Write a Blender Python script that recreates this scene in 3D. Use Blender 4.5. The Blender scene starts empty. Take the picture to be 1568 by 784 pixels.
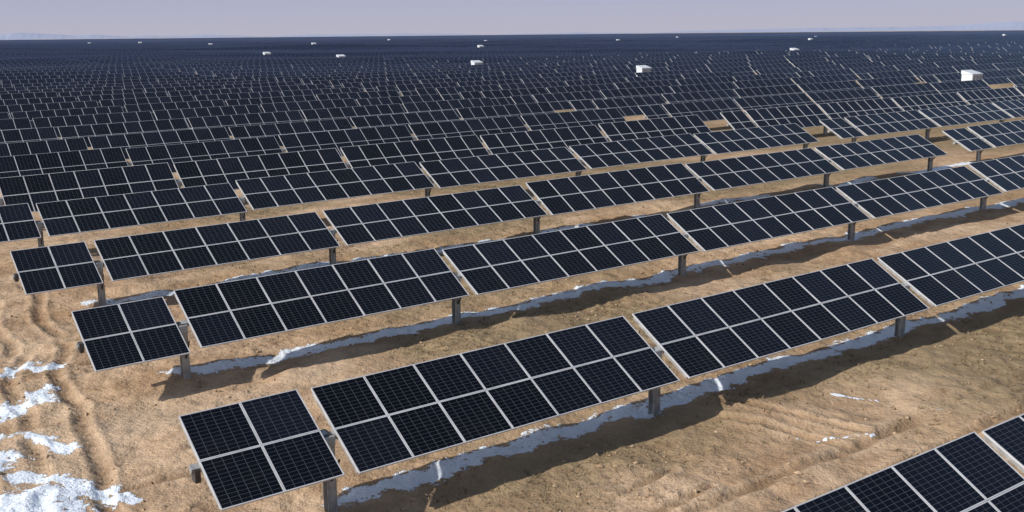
import bpy, math, random
import numpy as np
from mathutils import Matrix, Vector
random.seed(4); rng=np.random.default_rng(4)
scene=bpy.context.scene
# ------------------------------------------------------------------ layout
CAM_H=9.1387; PITCH=.211; ROLL=-.0095; FPX=1587.6
A=.6093; TH=.4945; TUBE=1.5696; G=.2842; PW=1.15; PL=2.246
GU=.0166; GV=.0092; ROWSP=8.945; T1=17.108
U=np.array([math.cos(A),math.sin(A),0.]); V=np.array([-math.sin(A),math.cos(A),0.]); Z=np.array([0,0,1.])
def sstep(x,a,b):
    t=np.clip((x-a)/(b-a),0,1); return t*t*(3-2*t)
def terr(S,T):
    S=np.asarray(S,float); T=np.asarray(T,float)
    m=GU*S+GV*T; z=3*np.tanh(m/3)
    X=S*U[0]+T*V[0]; Y=S*U[1]+T*V[1]; d=np.hypot(X,Y)
    z=z-.29*sstep(T,44.5,52.)-.12*sstep(T,56,75)
    k=sstep(d,70,190)
    z=z+k*(.30*np.sin(X/23+1.3*np.sin(Y/41))+.27*np.sin(Y/31+X/57+.7)+.18*np.sin((X-Y)/14.5))
    return z
_tab=rng.random((256,256))
def vnoise(x,y):
    xi=np.floor(x).astype(int); yi=np.floor(y).astype(int); fx=x-xi; fy=y-yi
    fx=fx*fx*(3-2*fx); fy=fy*fy*(3-2*fy)
    a=_tab[xi%256,yi%256]; b=_tab[(xi+1)%256,yi%256]; c=_tab[xi%256,(yi+1)%256]; d=_tab[(xi+1)%256,(yi+1)%256]
    return (a*(1-fx)+b*fx)*(1-fy)+(c*(1-fx)+d*fx)*fy
def fbm(x,y,o=4):
    s=0;a=.5
    for i in range(o): s=s+a*vnoise(x*2**i+17*i,y*2**i+31*i); a*=.5
    return s
def rowT(k): return T1+(k-1)*ROWSP+(.06 if k==2 else 0)
S0={0:16.22,1:7.796,2:7.937,3:8.037}   # where the second table of each row begins
# ------------------------------------------------------------------ materials
def mat(name):
    m=bpy.data.materials.new(name); m.use_nodes=True; nt=m.node_tree; b=nt.nodes["Principled BSDF"]; return m,nt,b
def node(nt,t,**k):
    n=nt.nodes.new(t)
    for a,v in k.items(): setattr(n,a,v)
    return n
def mth(nt,op,a,b=None,c=None,clamp=False):
    n=nt.nodes.new("ShaderNodeMath"); n.operation=op; n.use_clamp=clamp
    for i,v in enumerate((a,b,c)):
        if v is None: continue
        if isinstance(v,(int,float)): n.inputs[i].default_value=v
        else: nt.links.new(v,n.inputs[i])
    return n.outputs[0]
def mix(nt,f,a,b):
    n=nt.nodes.new("ShaderNodeMix"); n.data_type='RGBA'
    for s,v in ((n.inputs[0],f),(n.inputs[6],a),(n.inputs[7],b)):
        if isinstance(v,(int,float)): s.default_value=v
        elif isinstance(v,tuple): s.default_value=(*v,1)
        else: nt.links.new(v,s)
    return n.outputs[2]
def mapr(nt,v,a,b,c=0.,d=1.):
    n=nt.nodes.new("ShaderNodeMapRange"); n.interpolation_type='SMOOTHSTEP'
    nt.links.new(v,n.inputs[0])
    for i,x in enumerate((a,b,c,d)): n.inputs[i+1].default_value=x
    return n.outputs[0]
def noise(nt,vec,sc,det=4,rough=.55):
    n=nt.nodes.new("ShaderNodeTexNoise"); n.inputs["Scale"].default_value=sc; n.inputs["Detail"].default_value=det; n.inputs["Roughness"].default_value=rough
    nt.links.new(vec,n.inputs["Vector"]); return n.outputs[0]
def simple(name,col,rough=.6,metal=0.,var=.15,sc=3.):
    m,nt,b=mat(name); tc=node(nt,"ShaderNodeTexCoord")
    f=mapr(nt,noise(nt,tc.outputs["Object"],sc,4),.3,.7)
    c=mix(nt,f,tuple(x*(1-var) for x in col),tuple(min(1,x*(1+var)) for x in col))
    nt.links.new(c,b.inputs["Base Color"]); b.inputs["Roughness"].default_value=rough; b.inputs["Metallic"].default_value=metal
    return m
def pv_mat(name,frame):
    m,nt,b=mat(name)
    uv=node(nt,"ShaderNodeUVMap",uv_map="UVMap"); sp=node(nt,"ShaderNodeSeparateXYZ"); nt.links.new(uv.outputs[0],sp.inputs[0])
    x,y=sp.outputs[0],sp.outputs[1]
    def line(v,n,w):      # distance to nearest multiple of 1/n
        f=mth(nt,'FRACT',mth(nt,'ADD',mth(nt,'MULTIPLY',v,float(n)),.5))
        d=mth(nt,'ABSOLUTE',mth(nt,'SUBTRACT',f,.5))
        return mth(nt,'LESS_THAN',d,w*n)
    g=mth(nt,'MAXIMUM',line(x,6,.0034),line(y,12,.0024))
    cx=mth(nt,'FLOOR',x); cy=mth(nt,'FLOOR',y); cb=node(nt,"ShaderNodeCombineXYZ"); nt.links.new(cx,cb.inputs[0]); nt.links.new(cy,cb.inputs[1])
    geo=node(nt,"ShaderNodeNewGeometry")
    wn=node(nt,"ShaderNodeTexWhiteNoise"); wn.noise_dimensions='4D'; nt.links.new(cb.outputs[0],wn.inputs["Vector"]); nt.links.new(geo.outputs["Random Per Island"],wn.inputs["W"])
    cell=mix(nt,wn.outputs[0],(.0030,.0037,.0062),(.0068,.0088,.0165))
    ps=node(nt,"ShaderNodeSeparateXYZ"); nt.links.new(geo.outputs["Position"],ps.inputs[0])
    far=mapr(nt,ps.outputs[1],30,300)  # aerial haze is painted into the cell colour, growing with world Y
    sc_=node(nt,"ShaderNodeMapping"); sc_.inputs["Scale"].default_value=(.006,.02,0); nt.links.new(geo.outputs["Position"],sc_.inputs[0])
    haze_col=mix(nt,mapr(nt,noise(nt,sc_.outputs[0],1.,4),.35,.65),(.017,.027,.062),(.042,.058,.112))  # bluish haze tones for distant panels, varied by noise
    cell=mix(nt,far,cell,haze_col)
    cell=mix(nt,mapr(nt,ps.outputs[1],300,1500,0,.75),cell,(.095,.125,.22))  # paler haze tint painted over the farthest cells
    dn=mapr(nt,noise(nt,geo.outputs["Position"],.9,4),.45,.8,0,.014)
    cell=mix(nt,dn,cell,(.35,.3,.25))
    c=mix(nt,g,cell,(.095,.105,.12))
    if frame:
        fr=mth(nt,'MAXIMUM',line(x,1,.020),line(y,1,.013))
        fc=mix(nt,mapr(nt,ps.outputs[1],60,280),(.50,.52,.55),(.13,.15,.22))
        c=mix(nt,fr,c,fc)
    nt.links.new(c,b.inputs["Base Color"])
    b.inputs["Roughness"].default_value=.14; b.inputs["IOR"].default_value=1.4; b.inputs["Specular IOR Level"].default_value=.27
    return m
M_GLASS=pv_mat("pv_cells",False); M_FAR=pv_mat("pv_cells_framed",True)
M_FRAME=simple("anodised_frame",(.58,.59,.61),.45,.0,.10)
M_STEEL=simple("galvanised_steel",(.38,.385,.385),.55,.2,.25,6)
M_BACK=simple("backsheet",(.45,.46,.48),.6)
M_WHITE=simple("white_paint",(.70,.74,.78),.5,0,.05)
M_DARK=simple("dark_metal",(.06,.055,.05),.5,.2)
MATS=[M_GLASS,M_FAR,M_FRAME,M_STEEL,M_BACK,M_WHITE,M_DARK]
GL,FA,FR,ST,BK,WH,DK=range(7)
# ------------------------------------------------------------------ mesh builder
class MB:
    def __init__(s): s.v=[];s.f=[];s.m=[];s.uv=[]
    def box(s,c,ax,ay,az,m,top=None,uvr=None,bot=None):
        n=len(s.v)
        for k in (-1,1):
            for i,j in((-1,-1),(1,-1),(1,1),(-1,1)): s.v.append(c+i*ax+j*ay+k*az)
        fs=[(n+3,n+2,n+1,n),(n+4,n+5,n+6,n+7),(n,n+1,n+5,n+4),(n+1,n+2,n+6,n+5),(n+2,n+3,n+7,n+6),(n+3,n,n+4,n+7)]
        s.f+=fs
        s.m+=[bot if bot is not None else m, top if top is not None else m]+[m]*4
        z=[(0.5,.5)]*4
        t=[(uvr[0],uvr[1]),(uvr[2],uvr[1]),(uvr[2],uvr[3]),(uvr[0],uvr[3])] if uvr else z
        s.uv+=[z,t,z,z,z,z]
    def make(s,name):
        me=bpy.data.meshes.new(name); me.from_pydata([tuple(p) for p in s.v],[],s.f)
        for m in MATS: me.materials.append(m)
        me.polygons.foreach_set("material_index",s.m)
        ul=me.uv_layers.new(name="UVMap"); ul.data.foreach_set("uv",np.array([c for q in s.uv for c in q],float).reshape(-1))
        me.update(); o=bpy.data.objects.new(name,me); scene.collection.objects.link(o); return o
def P(S,T,z): return U*S+V*T+Z*z
def beam(mb,p,q,wx,wy,m):
    p=np.array(p);q=np.array(q); d=q-p; L=np.linalg.norm(d); d/=L
    r=np.cross(d,Z)
    if np.linalg.norm(r)<1e-3: r=U.copy()
    r/=np.linalg.norm(r); u=np.cross(r,d)
    mb.box((p+q)/2,r*wx/2,u*wy/2,d*L/2,m)
def ibeam(mb,S,T,z0,z1):
    c=P(S,T,(z0+z1)/2); hz=Z*(z1-z0)/2
    mb.box(c+V*.095,U*.095,V*.009,hz,ST); mb.box(c-V*.095,U*.095,V*.009,hz,ST); mb.box(c,U*.009,V*.0857,hz,ST)
def post(mb,S,T,full=True):
    z=float(terr(S,T))
    if full:
        ibeam(mb,S,T,z-.3,z+TUBE-.26)
        mb.box(P(S,T,z+TUBE-.17),U*.10,V*.13,Z*.09,ST)      # bearing head
        zz=z+TUBE
        down=-(math.cos(TH)*V+math.sin(TH)*Z)
        nrm=-math.sin(TH)*V+math.cos(TH)*Z
        a=P(S+.0,T-.11,z+.62); b=P(S,T,zz)+down*.62-nrm*.13
        beam(mb,a,b,.035,.035,DK)
    else: mb.box(P(S,T,z+TUBE/2-.1),U*.08,V*.08,Z*(TUBE/2),ST)
def table(mb,S,T,n,level,jit=1.,steep=0.):
    za=float(terr(S,T)); zb=float(terr(S+n*PW,T)); Sm=S+n*PW/2
    sl=(zb-za)/(n*PW); dz=rng.normal()*.03*jit
    th=TH+steep+rng.normal()*.014*jit; pl=PL*(1.09 if steep else 1)
    ux=U+Z*sl; ux=ux/np.linalg.norm(ux)
    up=math.cos(th)*V+math.sin(th)*Z; up=up-ux*np.dot(up,ux); up/=np.linalg.norm(up)
    nr=np.cross(ux,up)
    c=P(Sm,T,(za+zb)/2+TUBE+dz)
    if level==0:
        hw=PW/2-.004; hl=pl/4-.004; fw=.020
        for i in range(n):
            for j in (-1,1):
                cc=c+ux*((i+.5)*PW-n*PW/2)+up*(j*pl/4)
                a1,a2=rng.normal(0,.003,2); x_=ux+nr*a1; y_=up+nr*a2; n_=np.cross(x_,y_)
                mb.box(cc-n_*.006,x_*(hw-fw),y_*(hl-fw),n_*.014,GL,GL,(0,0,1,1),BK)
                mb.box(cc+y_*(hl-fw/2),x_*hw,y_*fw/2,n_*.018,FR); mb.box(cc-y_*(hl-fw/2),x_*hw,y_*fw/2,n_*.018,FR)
                mb.box(cc+x_*(hw-fw/2),x_*fw/2,y_*(hl-fw),n_*.018,FR); mb.box(cc-x_*(hw-fw/2),x_*fw/2,y_*(hl-fw),n_*.018,FR)
        for i in range(n+1):
            cc=c+ux*(i*PW-n*PW/2+(.03 if i==0 else -.03 if i==n else 0))
            mb.box(cc-nr*.055,ux*.022,up*(pl/2*.93),nr*.033,ST)
        mb.box(c-nr*.155,ux*(n*PW/2+G/2),up*.062,nr*.062,ST)
    else:
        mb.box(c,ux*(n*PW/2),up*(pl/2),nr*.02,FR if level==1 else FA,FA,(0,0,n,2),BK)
        if level==1: mb.box(c-nr*.1,ux*(n*PW/2+G/2),up*.06,nr*.06,ST)
LAY=[2,7,8,8,8,8]
SEC=sum(LAY)*PW+(len(LAY)-1)*G+2.35
def row(mb,k,level,smin,smax,visible):
    T=rowT(k); base=(S0[k] if k in (1,2,3) else 7.95)
    start=base-2*PW-G
    if k==0: start=16.22-(7*PW+G)-2*PW-G     # near row is offset: its tables begin further right
    m0=math.floor((smin-start)/SEC); m1=math.ceil((smax-start)/SEC)
    for m in range(m0,m1+1):
        if m<0 and k<5: continue
        S=start+m*SEC
        for q,n in enumerate(LAY):
            if S+n*PW>smin and S<smax and visible(S+n*PW/2,T):
                skip=(k>=5 and m>=2 and q==0 and (k*7+m*3)%2==0)
                if not skip: table(mb,S,T,n,level,1.,.15 if k>=5 else 0.)
                if level<2: post(mb,S+n*PW+(G/2 if q<len(LAY)-1 else -.12),T,level==0)
            S+=n*PW+G
def vis(margin=12):
    def f(S,T):
        X=S*U[0]+T*V[0]; Y=S*U[1]+T*V[1]
        return Y>-5 and abs(X)<Y*.53+margin
    return f
for k in range(0,6):
    mb=MB(); T=rowT(k); row(mb,k,0,-60,150,vis(14) if k else (lambda S,T: S<40))
    if k>0:   # actuator gear by the first post
        s=S0.get(k,7.95)-G/2; z=float(terr(s,T))
        mb.box(P(s,T+.12,z+TUBE-.17),U*.085,V*.16,Z*.11,DK); mb.box(P(s-.2,T+.2,z+TUBE-.3),U*.2,V*.06,Z*.06,DK)
        s=S0.get(k,7.95)-G-2*PW-.05; z=float(terr(s,T)); mb.box(P(s,T+.05,z+TUBE-.2),U*.05,V*.1,Z*.12,DK)
    mb.make("solar_panel_row")
mb=MB()
for k in range(6,20): row(mb,k,1,-120,400,vis(14))
mb.make("solar_panel_field")
mb=MB()
for k in range(20,62): row(mb,k,2,-500,1000,vis(10))
mb.make("solar_panel_field")
mb=MB()
for k in list(range(62,200))+list(range(200,420,2)):
    T=rowT(k); start=5.2
    for m in range(-60,60):
        S=start+m*SEC; X=(S+24)*U[0]+T*V[0]; Y=(S+24)*U[1]+T*V[1]
        if Y<60 or abs(X)>Y*.53+30: continue
        table(mb,S,T,41,2,.8,.15)
mb.make("solar_panel_field")
# ------------------------------------------------------------------ inverter stations
def station(S,T,sc=1.):
    mb=MB(); z=float(terr(S,T)); c=P(S,T,z)
    w,d,h=.92*sc,.62*sc,.58*sc; y0=1.4
    mb.box(c+Z*(y0+h),U*w,V*d,Z*h,WH)                       # housing
    n=len(mb.v); zr=y0+2*h
    for i in(-1,1):
        for (j,zz) in((-1,0.0),(1,0.0),(1,.42*sc),(-1,.06)):
            mb.v.append(c+U*i*(w+.04)+V*j*(d+.06)+Z*(zr+zz+.003))
    a=[n+i for i in range(4)]; b=[n+4+i for i in range(4)]
    for F in [tuple(a),tuple(reversed(b))]: mb.f.append(F); mb.m.append(WH); mb.uv.append([(0,0)]*4)
    for i in range(4):
        j=(i+1)%4; mb.f.append((a[i],b[i],b[j],a[j])); mb.m.append(WH); mb.uv.append([(0,0)]*4)
    for x in(-.6,0,.6): mb.box(c+U*x*sc-V*(d+.012)+Z*(y0+h),U*.24*sc,V*.01,Z*(h*.8),ST)   # doors
    mb.box(c+Z*(y0-.06),U*(w+.1),V*(d+.1),Z*.055,ST)
    for x in(-1,1):
        for y in(-1,1): mb.box(c+U*x*(w-.1)+V*y*(d-.1)+Z*(y0-.12)/2,U*.06,V*.06,Z*(y0-.12)/2,ST)
    mb.make("inverter_station")
for S,T,q in((108.6,66.2,1.05),(101.9,112.6,.95),(104,159.5,.95),(104,215,.9),(104,258,.9)): station(S,T,q)
for line in range(3,14,4):
    Sg=5.2+SEC*(line+1)-1.1
    for q in range(-1,28,3):
        T=80+47.2*q+20*((line*7)%3)
        X=Sg*U[0]+T*V[0]; Y=Sg*U[1]+T*V[1]
        if Y>260 and Y<900 and abs(X)<Y*.5+6: station(Sg,T,1.05)
# ------------------------------------------------------------------ ground sheet
def axis(lo,hi,f,far):
    a=list(np.arange(lo,hi,f)); s=f;x=hi
    while x<far: a.append(x); s=max(f,min(s*1.06,s+60)); x+=s
    a.append(far); s=f;x=lo-f; b=[]
    while x>-far: b.append(x); s*=1.07; x-=s
    b.append(-far); return np.array(b[::-1]+a)
SA=axis(-3.,34.,.08,7000.); TA=axis(7.,33.,.08,7000.)
SS,TT=np.meshgrid(SA,TA,indexing='ij')
base=terr(SS,TT)
near=1-sstep(np.hypot(SS-15,TT-20),30,90)
def ridged(x,y,o=4):
    return 1-np.abs(fbm(x,y,o)-.47)*4
rel=(fbm(SS*.45,TT*.45,4)-.5)*.40+(fbm(SS*2.2+9,TT*2.2,4)-.45)*.09
clod=sstep(fbm(SS*.7+30,TT*.7+11,3),.42,.60)
rel=rel+clod*np.clip(fbm(SS*5.2+3,TT*5.2,3)-.50,0,1)*.22
lines=np.clip(ridged(SS*.16+5,TT*.42+2,4)-.62,0,1)/.38      # wandering windrows / crusty edges along the rows
rel=rel+.12*lines*fbm(SS*1.3,TT*1.3,2)
def seg(S1,Ta,S2,Tb,r):
    dx,dy=S2-S1,Tb-Ta; t=np.clip(((SS-S1)*dx+(TT-Ta)*dy)/(dx*dx+dy*dy+1e-9),0,1)
    return np.hypot(SS-S1-t*dx,TT-Ta-t*dy)/r
snow=np.zeros_like(SS)
for s in [(1.4,20.4,3.2,20.9,.95),(2.0,19.6,3.3,20.1,.7),(3.1,22.4,3.9,21.4,.30),(3.9,21.3,4.5,20.3,.33),(4.4,20.3,4.8,19.8,.2),(3.5,26.4,4.5,26.9,.52),(2.9,25.7,3.6,26.3,.42),
          (4.1,29.5,4.5,29.8,.45),(4.8,29.3,5.4,29.6,.28),(3.9,23.7,4.2,23.1,.24),(3.5,24.6,3.9,24.0,.24),(2.4,23.0,3.0,23.4,.42),(3.3,33,3.9,33.4,.3),(2.0,24.6,2.9,24.9,.35)]:
    snow=np.maximum(snow,1.25-.55*seg(*s))
for s in [(17.4,14.05,18.9,13.15,.06),(20.3,15.4,20.9,14.4,.06),(20.5,13.7,21.2,13.0,.05)]: snow=np.maximum(snow,1.06-.5*seg(*s))
for k in range(0,9):
    t=rowT(k); s0=5.4 if k else 14
    along=fbm(SS*.35+k*13.7,TT*0+k*5.1,3)
    wob=(fbm(SS*.8+k*3,TT*0+2.2,3)-.45)*.6
    band=1.34-np.abs(TT-(t+.42+wob))/(.25+.26*fbm(SS*1.1+k,TT*0+9.3,2))*.55
    thr={1:.08,2:.05,3:.30,4:.44}.get(k,.48)
    band=band*sstep(along,thr,thr+.14)*sstep(SS,s0+(1.5 if k==1 else .5),s0+3)
    snow=np.maximum(snow,band)
rut=np.zeros_like(SS); berm=np.zeros_like(SS)
wv_=(fbm(SS*0+3,TT*.35,3)-.45)*.8
def rseg(a,b,c_,d,r,tread=True):
    global rut,berm
    dx,dy=c_-a,d-b; t=np.clip(((SS+wv_-a)*dx+(TT-b)*dy)/(dx*dx+dy*dy),0,1); q=np.hypot(SS+wv_-a-t*dx,TT-b-t*dy)/r
    gate=sstep(fbm(SS*.6+a*3,TT*.6+b,3),.20,.38)
    berm=np.maximum(berm,np.exp(-((q-1.35)/.35)**2)*gate)
    rr=np.clip(1.15-q,0,1)
    if tread: rr=rr*(.68+.32*np.sin((SS*.5+TT)*21))
    rut=np.maximum(rut,rr*gate)
for s in [(3.1,19,3.4,24,.20),(3.4,24,4.6,31,.20),(4.25,19,4.55,24,.20),(4.55,24,5.75,31,.20),(2.0,19,2.5,25,.2),(2.5,25,3.9,33,.2),(4.4,31.5,5.2,40,.2),(5.7,31,6.6,40,.2)]: rseg(*s)
for s in [(16.7,16.3,17.9,13.2,.17),(17.6,16.5,18.8,13.4,.17),(8,12.6,14,13.4,.13),(8,13.7,14,14.5,.13)]: rseg(*s)
for k in range(0,5):
    t=rowT(k)
    for off in (3.4,4.6):
        w=(fbm(SS*.12+k*7,TT*0+4,2)-.4)*1.3
        q=np.abs(TT-(t+off+w)); gate=sstep(fbm(SS*.2+off*9,TT*0+k,2),.22,.42)
        rut=np.maximum(rut,np.clip(1-q/.18,0,1)*.9*gate); berm=np.maximum(berm,np.exp(-((q-.24)/.07)**2)*.7*gate)
rut=np.clip(rut,0,1)
rel=rel-.10*rut+.045*berm
ridge=np.zeros_like(SS)
for k in range(0,5):
    t=rowT(k); ridge=np.maximum(ridge,np.exp(-((TT-(t+1.6))/.5)**2)*fbm(SS*.6+k*9,TT*.3,3))
rel=rel+ridge*.14
zz=base+rel*near
green=np.clip(sstep(fbm(SS*.10+3,TT*.12+7,3),.30,.50)*sstep(SS-.15*TT,3.5,9),0,1)
for k in range(0,5):
    t=rowT(k); green=green*(1-.6*np.exp(-((TT-(t+.6))/1.2)**2))
green*=1-.9*np.exp(-((SS-18.6)/2.2)**2-((TT-14.7)/1.2)**2)
co=U[None,None,:]*SS[...,None]+V[None,None,:]*TT[...,None]+Z[None,None,:]*zz[...,None]
ni,nj=SS.shape; idx=np.arange(ni*nj).reshape(ni,nj)
quads=np.stack([idx[:-1,:-1],idx[1:,:-1],idx[1:,1:],idx[:-1,1:]],-1).reshape(-1,4)
me=bpy.data.meshes.new("ground"); me.vertices.add(ni*nj); me.vertices.foreach_set("co",co.reshape(-1))
me.loops.add(quads.size); me.loops.foreach_set("vertex_index",quads.reshape(-1)); me.polygons.add(len(quads))
me.polygons.foreach_set("loop_start",np.arange(len(quads))*4); me.polygons.foreach_set("loop_total",np.full(len(quads),4))
me.polygons.foreach_set("use_smooth",np.ones(len(quads),bool)); me.update(); me.validate()
for nm,arr in(("snow",snow),("rut",rut),("grass",green),("ridge",np.maximum(lines,berm*.8)),("clod",clod)):
    a=me.attributes.new(nm,'FLOAT','POINT'); a.data.foreach_set("value",arr.reshape(-1).astype(np.float32))
go=bpy.data.objects.new("ground",me); scene.collection.objects.link(go)
m,nt,b=mat("dry_soil"); tc=node(nt,"ShaderNodeTexCoord"); ob=tc.outputs["Object"]
at=lambda n:node(nt,"ShaderNodeAttribute",attribute_name=n).outputs["Fac"]
n1=noise(nt,ob,.30,4,.6); n2=noise(nt,ob,2.0,5,.62); n3=noise(nt,ob,14,3,.65); n5=noise(nt,ob,.9,4,.6)
c=mix(nt,mapr(nt,n1,.35,.65),(.43,.285,.172),(.61,.440,.290))
c=mix(nt,mapr(nt,n2,.44,.66,0,.55),c,(.33,.212,.125))
c=mix(nt,mapr(nt,n5,.46,.66,0,.45),c,(.29,.19,.112))
c=mix(nt,mth(nt,'MULTIPLY',at("ridge"),.5),c,(.66,.50,.345))
gf=mth(nt,'MULTIPLY',at("grass"),mapr(nt,n2,.28,.58,.5,1.))
c=mix(nt,gf,c,mix(nt,mapr(nt,n2,.36,.62),(.16,.117,.064),(.36,.268,.158)))
dk=mth(nt,'MULTIPLY',mapr(nt,n3,.48,.70,0,.65),mth(nt,'ADD',.25,mth(nt,'MULTIPLY',at("clod"),.75)))
c=mix(nt,dk,c,(.17,.11,.063))
c=mix(nt,mth(nt,'MULTIPLY',at("rut"),.75),c,(.21,.135,.08))
sv=mth(nt,'ADD',at("snow"),mth(nt,'MULTIPLY',mth(nt,'SUBTRACT',n2,.5),2.0)); sv=mth(nt,'ADD',sv,mth(nt,'MULTIPLY',mth(nt,'SUBTRACT',n3,.5),.8))
sm=mapr(nt,sv,.80,.86)
c=mix(nt,sm,c,(.82,.89,.97))
nt.links.new(c,b.inputs["Base Color"]); b.inputs["Roughness"].default_value=.95; b.inputs["Specular IOR Level"].default_value=.15
h=mth(nt,'ADD',mth(nt,'MULTIPLY',n2,.17),mth(nt,'MULTIPLY',n3,.028)); h=mth(nt,'ADD',h,mth(nt,'MULTIPLY',sm,.03))
bp=node(nt,"ShaderNodeBump"); bp.inputs["Strength"].default_value=.9; bp.inputs["Distance"].default_value=1.; nt.links.new(h,bp.inputs["Height"]); nt.links.new(bp.outputs[0],b.inputs["Normal"])
me.materials.append(m)
def gz(S,T):
    i=np.clip(np.searchsorted(SA,S)-1,0,ni-2); j=np.clip(np.searchsorted(TA,T)-1,0,nj-2)
    fs=(S-SA[i])/(SA[i+1]-SA[i]); ft=(T-TA[j])/(TA[j+1]-TA[j])
    return (zz[i,j]*(1-fs)+zz[i+1,j]*fs)*(1-ft)+(zz[i,j+1]*(1-fs)+zz[i+1,j+1]*fs)*ft, green[i,j], snow[i,j], clod[i,j]
# ------------------------------------------------------------------ dry grass tufts (one mass)
vs=[];fs=[]
N=60000
s_=rng.uniform(3,44,N); t_=rng.uniform(8,50,N)
z_,g_,sn_,_=gz(s_,t_)
X_=s_*U[0]+t_*V[0]; Y_=s_*U[1]+t_*V[1]
keep=(rng.random(N)<g_*.9+.04)&(sn_<.5)&(np.abs(X_)<Y_*.52+2)&(fbm(s_*.9,t_*.9,3)>.42)
for s,t,z in zip(s_[keep],t_[keep],z_[keep]):
    hgt=rng.uniform(.03,.11); nb=rng.integers(4,8)
    for q in range(nb):
        an=rng.uniform(0,6.28); d=np.array([math.cos(an),math.sin(an),0]); r=np.array([-d[1],d[0],0])
        p=P(s,t,z-.01)+d*rng.uniform(0,.04); n=len(vs); wv=rng.uniform(.006,.014)
        vs+= [p-r*wv,p+r*wv,p+d*hgt*rng.uniform(.3,1.)+Z*hgt*rng.uniform(.6,1.1)]; fs.append((n,n+1,n+2))
me=bpy.data.meshes.new("dry_grass"); me.from_pydata([tuple(v) for v in vs],[],fs); me.update()
mg,ntg,bg=mat("dry_grass"); gg=node(ntg,"ShaderNodeNewGeometry")
ntg.links.new(mix(ntg,gg.outputs["Random Per Island"],(.11,.082,.04),(.35,.27,.15)),bg.inputs["Base Color"]); bg.inputs["Roughness"].default_value=.9
me.materials.append(mg); o=bpy.data.objects.new("dry_grass",me); scene.collection.objects.link(o)
# clods and stones (one mass)
vs=[];fs=[]
N=14000
s_=rng.uniform(0,38,N); t_=rng.uniform(9,46,N); z_,g_,sn_,cl_=gz(s_,t_)
X_=s_*U[0]+t_*V[0]; Y_=s_*U[1]+t_*V[1]
keep=(rng.random(N)<cl_*.8+.08)&(np.abs(X_)<Y_*.52+2)
octf=[(0,1,4),(1,2,4),(2,3,4),(3,0,4),(1,0,5),(2,1,5),(3,2,5),(0,3,5)]
for s,t,z in zip(s_[keep],t_[keep],z_[keep]):
    r=.015+.055*rng.random()**3; an=rng.uniform(0,6.28); n=len(vs)
    ex=np.array([math.cos(an),math.sin(an),0])*r*rng.uniform(.8,1.5); ey=np.array([-math.sin(an),math.cos(an),0])*r; ez=Z*r*rng.uniform(.5,.9)
    p=P(s,t,z+r*.2)
    vs+=[p+ex,p+ey+ez*.2,p-ex*.9,p-ey*.8,p+ez+ex*.2,p-ez]; fs+=[tuple(n+i for i in f) for f in octf]
me=bpy.data.meshes.new("stones"); me.from_pydata([tuple(v) for v in vs],[],fs); me.update()
mg,ntg,bg=mat("stones"); gg=node(ntg,"ShaderNodeNewGeometry")
ntg.links.new(mix(ntg,gg.outputs["Random Per Island"],(.24,.155,.09),(.50,.37,.24)),bg.inputs["Base Color"]); bg.inputs["Roughness"].default_value=.9
me.materials.append(mg); o=bpy.data.objects.new("stones",me); scene.collection.objects.link(o)
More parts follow.
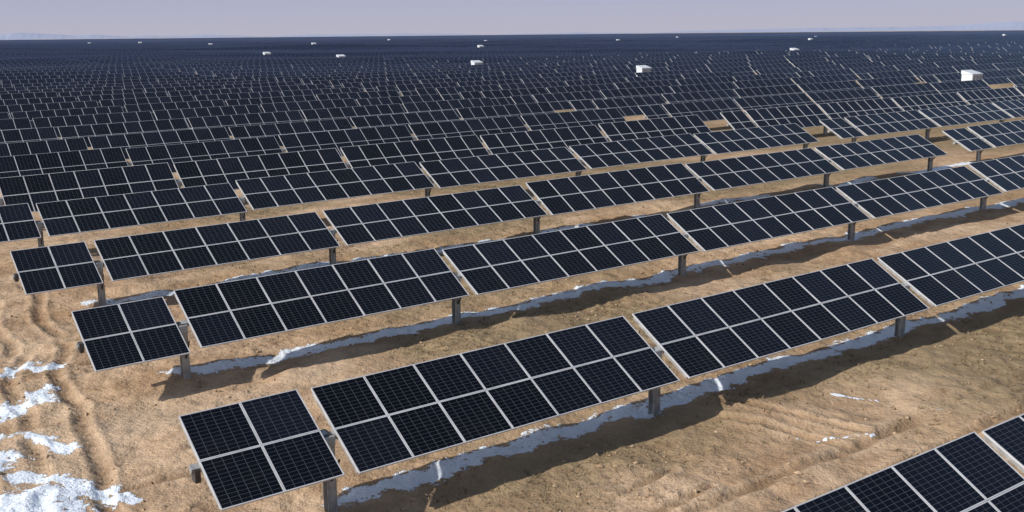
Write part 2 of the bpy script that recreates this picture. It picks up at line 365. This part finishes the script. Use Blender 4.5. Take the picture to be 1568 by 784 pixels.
# ------------------------------------------------------------------ hazy hills
def hills():
    vs=[];fs=[]; n=240
    for i in range(n+1):
        az=-.75+1.5*i/n; x=math.sin(az); y=math.cos(az)
        hh=max(0,float(fbm(np.array(i*.05+3.),np.array(.5),5))-.30)*300*(.35+.65*float(sstep(np.array(az),-.1,-.5)+sstep(np.array(az),.15,.5)))
        vs+= [(x*12000,y*12000,-5),(x*13000,y*13000,hh)]
        if i: k=2*i; fs.append((k-2,k,k+1,k-1))
    me=bpy.data.meshes.new("hills"); me.from_pydata(vs,[],fs)
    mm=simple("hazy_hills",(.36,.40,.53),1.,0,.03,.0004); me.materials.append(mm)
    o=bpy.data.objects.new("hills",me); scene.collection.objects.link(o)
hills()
# ------------------------------------------------------------------ light
sd=Vector((-1.203,-.705,1)).normalized()
sun=bpy.data.lights.new("sun",'SUN'); sun.energy=4.1; sun.angle=math.radians(.8); sun.color=(1,.94,.86)
so=bpy.data.objects.new("sun",sun); so.rotation_euler=sd.to_track_quat('Z','Y').to_euler(); scene.collection.objects.link(so)
w=bpy.data.worlds.new("World"); scene.world=w; w.use_nodes=True; nt=w.node_tree; bg=nt.nodes["Background"]
sky=nt.nodes.new("ShaderNodeTexSky"); sky.sky_type='NISHITA'; sky.sun_disc=False
sky.sun_elevation=math.asin(sd.z); sky.sun_rotation=math.atan2(sd.x,sd.y)%(2*math.pi)
sky.air_density=1.; sky.dust_density=1.; sky.ozone_density=1.5
tc=nt.nodes.new("ShaderNodeTexCoord"); sp=nt.nodes.new("ShaderNodeSeparateXYZ"); nt.links.new(tc.outputs["Generated"],sp.inputs[0])
hz=mapr(nt,sp.outputs[2],-.02,.30,.95,0.)
hc=mix(nt,mapr(nt,sp.outputs[2],0,.05),(4.8,4.7,5.8),(3.9,4.25,6.1))
nt.links.new(mix(nt,hz,sky.outputs[0],hc),bg.inputs[0]); bg.inputs[1].default_value=.10
# ------------------------------------------------------------------ camera
cam=bpy.data.cameras.new("camera"); co_=bpy.data.objects.new("camera",cam); scene.collection.objects.link(co_)
cam.sensor_fit='HORIZONTAL'; cam.sensor_width=36; cam.lens=36*FPX/1568; cam.clip_end=20000; cam.clip_start=.1
fw=Vector((0,math.cos(PITCH),-math.sin(PITCH))); up0=Vector((0,math.sin(PITCH),math.cos(PITCH))); rt0=Vector((1,0,0))
rt=rt0*math.cos(ROLL)+up0*math.sin(ROLL); up=-rt0*math.sin(ROLL)+up0*math.cos(ROLL)
M=Matrix((rt,up,-fw)).transposed().to_4x4(); M.translation=(0,0,CAM_H); co_.matrix_world=M
scene.camera=co_
scene.view_settings.view_transform='Standard'; scene.view_settings.look='None'; scene.view_settings.exposure=0
